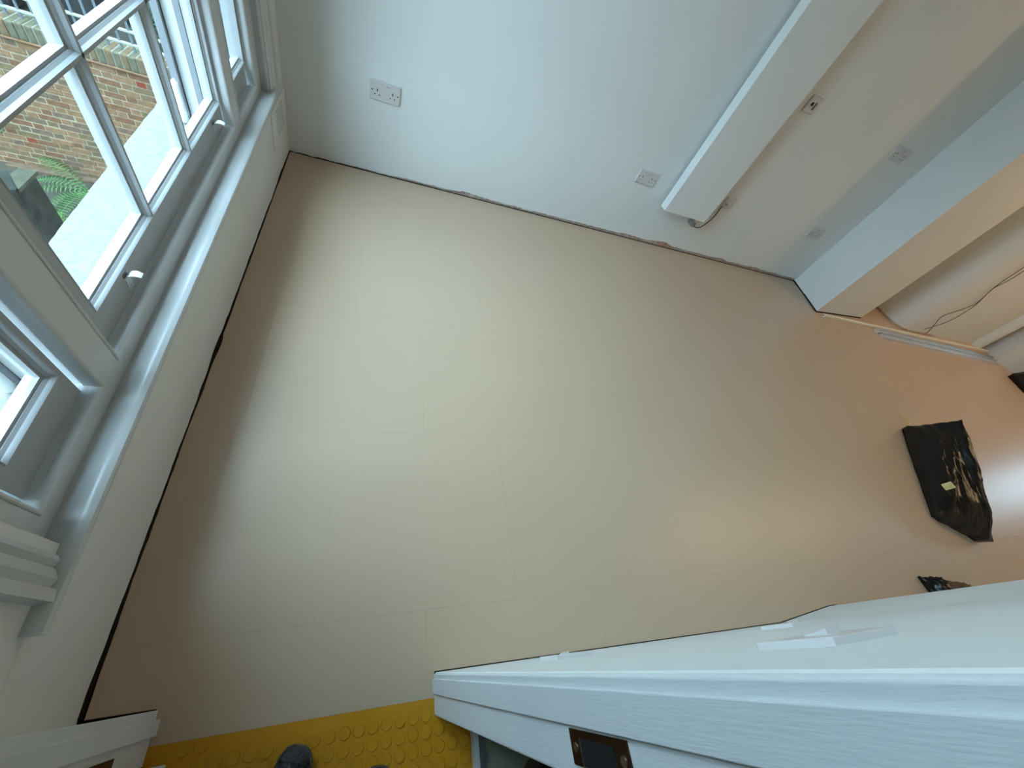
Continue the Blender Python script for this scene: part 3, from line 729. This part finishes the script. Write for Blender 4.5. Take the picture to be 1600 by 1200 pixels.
# ------------------------------------------------------------------ the photographer's shoes
def shoe(loc, rot, label, side):
    r = tag(empty('work_shoe', loc), label, 'shoe', 'pair of black work shoes'); r.rotation_euler = (0, 0, rot); r.scale = (0.84, 1.0, 0.92)
    # y forward: toe at y=0, heel at y=-0.29
    st = [(0.000, 0.010, 0.024), (-0.006, 0.026, 0.034), (-0.020, 0.038, 0.046), (-0.05, 0.046, 0.058), (-0.09, 0.048, 0.064), (-0.13, 0.045, 0.075), (-0.17, 0.040, 0.095), (-0.21, 0.037, 0.105), (-0.25, 0.036, 0.105), (-0.28, 0.030, 0.100), (-0.292, 0.014, 0.090)]
    seg = 20; vs = []; fs = []
    for (y, hw, h) in st:
        off = side*0.010*math.sin(min(1, -y/0.29)*math.pi)
        for k in range(seg):
            t = 2*math.pi*k/seg; cx = math.copysign(abs(math.cos(t))**0.75, math.cos(t)); sz = math.sin(t)
            z = 0.026 + (h-0.026)*max(0, sz)**0.7 if sz > 0 else 0.026 + 0.012*sz
            vs.append((off + hw*cx*(1-0.25*max(0, sz)), y, z))
    for i in range(len(st)-1):
        for k in range(seg): fs.append((i*seg+k, i*seg+(k+1) % seg, (i+1)*seg+(k+1) % seg, (i+1)*seg+k))
    fs += [tuple(range(seg))[::-1], tuple((len(st)-1)*seg+k for k in range(seg))]
    up = mesh_obj('upper', vs, fs, SHOE, r, True)
    # toe cap: a slightly larger shell over the first stations
    vs2 = []; fs2 = []
    tc = [(0.003, 0.009, 0.025), (-0.004, 0.0265, 0.0355), (-0.014, 0.0345, 0.0415), (-0.022, 0.0395, 0.047)]
    for (y, hw, h) in tc:
        for k in range(seg//2+1):
            t = math.pi*k/(seg//2); cx = math.copysign(abs(math.cos(t))**0.75, math.cos(t))
            z = 0.024 + (h-0.024)*max(0, math.sin(t))**0.7
            vs2.append((hw*cx*(1-0.25*max(0, math.sin(t)))*1.03, y, z+0.0008))
    W = seg//2+1
    for i in range(len(tc)-1):
        for k in range(W-1): fs2.append((i*W+k, i*W+k+1, (i+1)*W+k+1, (i+1)*W+k))
    fs2.append(tuple(range(W)))
    mesh_obj('toe_cap', vs2, fs2, SHOEG, r, True)
    pr = []
    for (y, hw, h) in st: pr.append((side*0.010*math.sin(min(1, -y/0.29)*math.pi)+hw+0.004, y+0.003 if y > -.01 else y))
    for (y, hw, h) in reversed(st): pr.append((side*0.010*math.sin(min(1, -y/0.29)*math.pi)-hw-0.004, y+0.003 if y > -.01 else y))
    MB().prism(pr, 0.0, 0.026, 'z').build('sole', SOLE, r)
    op = MB(); op.prism([(0.026*math.cos(t), -0.235+0.045*math.sin(t)) for t in [2*math.pi*k/20 for k in range(20)]], 0.098, 0.108, 'z')
    op.build('ankle_opening', BLACKP, r)
    for k in range(4):
        y = -0.105-0.02*k; z = 0.069+0.0085*k
        MB().tube([(-0.022, y, z-.006), (-0.01, y-.003, z+.001), (0.01, y+.003, z+.001), (0.022, y, z-.006)], 0.0025, 6).build('lace', SHOE, r)
    return r
shoe((0.418, -2.522, 0.0006), -0.30, 'black paint-speckled work shoe, the left one, toe on the yellow rubber floor', 1)
shoe((0.588, -2.590, 0.0006), -0.10, 'black work shoe, the right one, only its grey toe in view', -1)

# ------------------------------------------------------------------ lamps (out of frame)
for (x, y) in LAMPS:
    t = tag(empty('ceiling_downlight', (x, y, ZC)), 'round warm downlight set in the ceiling, the ' + ('nearer' if x < 6 else 'farther') + ' one to the sash windows', 'lamp', 'ceiling downlights')
    MB().cyl((0, 0, 0), (0, 0, -0.012), 0.055, seg=24).build('trim_ring', PLAST, t)
    MB().cyl((0, 0, -0.012), (0, 0, -0.015), 0.040, seg=24).build('lens', LAMPM, t)

# ------------------------------------------------------------------ outside: brick garden wall running away from the house, railings, ferns
YW = 4.406; ZTOP = -1.65          # face of the wall; brick top under the coping
K = 2.0
gw = MB().box(-9.0, -0.36, YW+0.005, YW+0.30, -4.2, -1.80).build('garden_wall', LIME)
tag(gw, 'old stock brick garden wall seen through the window glass', 'wall')
course = 0.0775; bz = -1.86
meshes = []
def brick_mesh(L, Hh, dep, m):
    b = MB().bevbox(0, L, 0, dep, 0, Hh, 0.006, 1); o = b.build('brick', m, gw); return o
protos = {}
cnt = 0; row = 0; z = bz
farm = MB()
while z > -4.1:
    x = -0.40 - (0.06 if row % 2 else 0.0); st_ = row % 2
    xmin = -5.5
    while x > xmin:
        L = 0.222 if st_ == 0 else 0.105
        inview = z > -3.65
        if inview and x > -4.15-(-1.86-z)*0.75 and x-L < -1.95-(-1.86-z)*1.10 and cnt < 297:
            mi = random.choices(range(6), (5, 5, 4, 4, 4, 0.35))[0]
            if (L, mi) not in protos:
                o = brick_mesh(L, 0.067, 0.10, BRK[mi]); protos[(L, mi)] = o
            else:
                o = protos[(L, mi)].copy(); COL.objects.link(o)
            o.location = (x-L + random.uniform(-.003, .003), YW + random.uniform(-.005, .001), z-0.0775 + random.uniform(-.003, .003))
            o.rotation_euler = (random.uniform(-.01, .01), random.uniform(-.012, .012), random.uniform(-.01, .01)); cnt += 1
        else:
            dy = random.uniform(-.003, .005); farm.box(x-L, x, YW+dy, YW+0.10, z-0.0775, z-0.0105)
        x -= L + 0.011; st_ ^= 1
    z -= course; row += 1
o = farm.build('brickwork', BRK[2], gw); o['kind'] = 'stuff'
# projecting band and brick-on-edge coping
MB().bevbox(-9.0, -0.36, YW-0.03, YW+0.05, -1.862, -1.84, 0.004, 1).build('tile_band', BRK[4], gw)
MB().box(-9.0, -0.40, YW-0.008, YW+0.30, -1.838, -1.672).build('coping_mortar', MORT2, gw)
x = -0.40; cp = None; k = 0
while x > -5.0:
    o = MB().bevbox(0, 0.072, 0, 0.34, 0, 0.175, 0.016, 2).build('coping_brick', random.choice((COPE, COPE, BRK[1], BRK[2])), gw) if k < 6 else random.choice(cps).copy()
    if k < 6: cps = (cps if k else []) + [o]
    else: COL.objects.link(o)
    o.location = (x-0.068, YW-0.02+random.uniform(-.008, .008), -1.838+random.uniform(-.006, .004)); x -= 0.0805; k += 1
# railings on the coping
rl = tag(empty('iron_railing', (-3.0, YW+0.13, -1.66)), 'grey iron railings standing on the brick garden wall', 'railing')
def rlp(mb, name, m):
    o = mb.build(name, m); o.data.transform(Matrix.Translation(-rl.location)); o.parent = rl; return o
rlp(MB().bevbox(-6.5, -0.5, YW+0.11, YW+0.15, -1.60, -1.575, 0.004, 1), 'lower_rail', IRONL)
rlp(MB().bevbox(-6.5, -0.5, YW+0.11, YW+0.15, -0.62, -0.59, 0.004, 1), 'upper_rail', IRONL)
rlp(MB().bevbox(-6.5, -0.5, YW+0.11, YW+0.15, -1.46, -1.435, 0.004, 1), 'middle_rail', IRONL)
f0 = None; x = -1.55
while x > -4.6:
    if f0 is None:
        f0 = rlp(MB().bevbox(-0.011, 0.011, YW+0.119, YW+0.141, -1.668, -0.45, 0.003, 1), 'baluster', IRON); o = f0; bx = 0
    else: o = f0.copy(); COL.objects.link(o)
    o.location = (x, 0, 0); x -= 0.132
# ground: basement area, upper ground beyond the wall, far wall
struct(MB().box(-12, -0.34, -6, YW+0.05, -4.0, -3.6).build('ground_basement', PAVE), 'paved basement area outside below the window', 'ground')
struct(MB().box(-12, -0.34, YW+0.28, 14, -4.0, -1.9).build('ground_upper', PAVE), 'paving behind the railings', 'ground')
fw = MB().box(-12, -0.36, 8.5, 8.8, -2.0, 1.5).build('far_wall', BRK[1]); tag(fw, 'grey brick wall far behind the railings', 'wall')
fb = MB(); z = -1.9; row = 0
while z < 0.4:
    x = -1.6 - (0.11 if row % 2 else 0)
    while x > -5.2:
        fb.box(x-0.215, x, 8.49+random.uniform(-.004, .004), 8.52, z, z+0.064); x -= 0.228
    z += 0.077; row += 1
o = fb.build('brickwork', BRK[2], fw); o['kind'] = 'stuff'
fb = MB(); fb.box(-12, -0.36, 8.497, 8.51, -2.0, 1.5); fb.build('mortar', LIME, fw)
# wheeled bins: dark shapes behind the railings
def bin_(x, y, label):
    r = tag(empty('wheeled_bin', (x, y, -1.9)), label, 'bin', 'dark bins behind the railings')
    vs = []; 
    for (hw, z) in ((0.22, 0.05), (0.29, 1.0)): vs += [(-hw, -hw, z), (hw, -hw, z), (hw, hw, z), (-hw, hw, z)]
    BM = BLACKP
    mesh_obj('body', vs, [(0, 1, 2, 3), (4, 5, 6, 7), (0, 1, 5, 4), (1, 2, 6, 5), (2, 3, 7, 6), (3, 0, 4, 7)], BM, r)
    MB().bevbox(-.31, .31, -.33, .31, 1.0, 1.06, .02, 2).build('lid', BM, r)
    for sx in (-1, 1): MB().cyl((sx*.2-.03, .24, .1), (sx*.2+.03, .24, .1), .1, seg=16).build('wheel', BM, r)
bin_(-3.6, 5.35, 'dark wheeled bin behind the railings at the far left of the glass')
bin_(-4.3, 5.35, 'dark wheeled bin behind the railings, further from the house')
bin_(-3.3, 6.1, 'dark wheeled bin behind the railings seen in the middle pane')
# stone block with a damp side, at the foot of the wall
sb = tag(empty('stone_block', (-3.55, 3.0, -3.6)), 'mossy stone capped block at the foot of the brick wall', 'block')
o = MB().prism([(-4.10, 2.60), (-3.37, 2.60), (-3.37, 2.98), (-3.49, 2.98)], -3.6, -2.64, 'z').build('pier', DAMP); o.data.transform(Matrix.Translation(-sb.location)); o.parent = sb
o = MB().prism([(-3.487, 2.824), (-3.317, 2.579), (-3.320, 2.976), (-3.477, 2.979)], -2.64, -2.60, 'z').build('cap_stone', MOSS); o.data.transform(Matrix.Translation(-sb.location)); o.parent = sb
lg = MB().bevbox(-4.6, -2.4, YW-0.10, YW+0.02, -3.62, -3.55, 0.01, 1).build('wall_footing', BRK[1], gw)

def frond(length, width, droop, npairs, m, parent, rotz, pitch):
    mb = MB(); pts = []
    for i in range(npairs+2):
        t = i/(npairs+1); pts.append(Vector((0, length*t*(1-0.15*droop*t), length*(math.sin(pitch)*t - droop*t*t*0.75))))
    mb.tube(pts, 0.004, 5)
    for i in range(1, npairs+1):
        t = i/(npairs+1); p = pts[i]; wl_ = width*math.sin(math.pi*min(1, 0.18+0.82*(1-t)))*(0.35+0.65*(1-t)) + 0.015
        hw = length/npairs*0.15
        for s in (-1, 1):
            a = p + Vector((0, -hw, 0)); b = p + Vector((0, hw, 0)); tip = p + Vector((s*wl_, hw*2.2, -0.18*wl_)); mid1 = p + Vector((s*wl_*.55, -hw*0.1, 0.006)); mid2 = p + Vector((s*wl_*.55, hw*1.9, 0.006))
            up = Vector((0, 0, 0.003))
            mb.add([a, mid1, tip, mid2, b, a+up, mid1+up, tip+up, mid2+up, b+up], [(0, 1, 2, 3, 4), (9, 8, 7, 6, 5), (0, 5, 6, 1), (1, 6, 7, 2), (2, 7, 8, 3), (3, 8, 9, 4)])
    o = mb.build('frond', m, parent); o.rotation_euler = (0, 0, rotz); return o
def fern(loc, L, n, m, label, rots):
    r = tag(empty('fern', loc), label, 'fern', 'ferns at the foot of the brick wall')
    for k, a in enumerate(rots):
        frond(L*random.uniform(.85, 1.1), L*0.21, random.uniform(.5, .9), 16, m, r, a, random.uniform(.35, .7))
    MB().cyl((0, 0, -0.06), (0, 0, 0.03), 0.05, 0.03, seg=10).build('crown', BROWN, r)
    return r
fern((-3.50, 3.95, -3.48), 0.80, 9, FERN, 'green fern against the brick wall, the further and darker one', [1.05, 1.45, 1.9, 2.5, 3.0, -1.8])
fern((-3.56, 3.36, -3.57), 0.56, 9, FERN2, 'bright green fern low behind the white stone sill, the nearer one', [1.15, 1.65, 2.2, 2.9, -2.6, -1.5])
def shrub(loc, R, n, label, m, kind='plant', group=None):
    r = tag(empty('leafy_plant' if group else 'shrub', loc), label, kind, group); mb = MB()
    for k in range(n):
        d = Vector((random.gauss(0, 1), random.gauss(0, 1), random.gauss(0, 1))).normalized()*R*random.random()**0.4
        u = Vector((random.gauss(0, 1), random.gauss(0, 1), random.gauss(0, .4))).normalized(); v = u.orthogonal().normalized(); s = R*random.uniform(.10, .2)
        mb.add([d-u*s, d+v*s*.5, d+u*s, d-v*s*.5, d+u.cross(v)*0.004], [(0, 1, 4), (1, 2, 4), (2, 3, 4), (3, 0, 4), (0, 3, 2, 1)])
    mb.build('leaves', m, r)['kind'] = 'stuff'
    MB().tube([(0, 0, -R*1.0), (0.01, 0, -R*.3), (0, 0.01, R*.2)], R*.05, 6).build('stem', BROWN, r); return r
shrub((-4.28, 4.29, -2.76), 0.09, 50, 'small dark green plant rooted in the brick wall', IVY)
shrub((-4.42, 4.27, -2.98), 0.10, 60, 'pale leafy plant low on the brick wall beside the stone block', FERN)
shrub((-3.30, 3.35, -3.42), 0.17, 120, 'blue-green leafy plant between the ferns and the stone sill', IVY)
shrub((-2.62, 5.45, -1.62), 0.36, 300, 'large dark green shrub behind the railings beside the white reveal', IVY)
# grey cable running down the brick
cbl = MB().tube(bez([(-3.42, YW-0.012, -2.92), (-3.36, YW-0.02, -3.05), (-3.33, YW-0.03, -3.16), (-3.20, YW-0.05, -3.24)], 6), 0.011, 6).build('wall_cable', IRONL)
tag(cbl, 'pale grey cable curving down the brick wall beside the fern', 'cable')
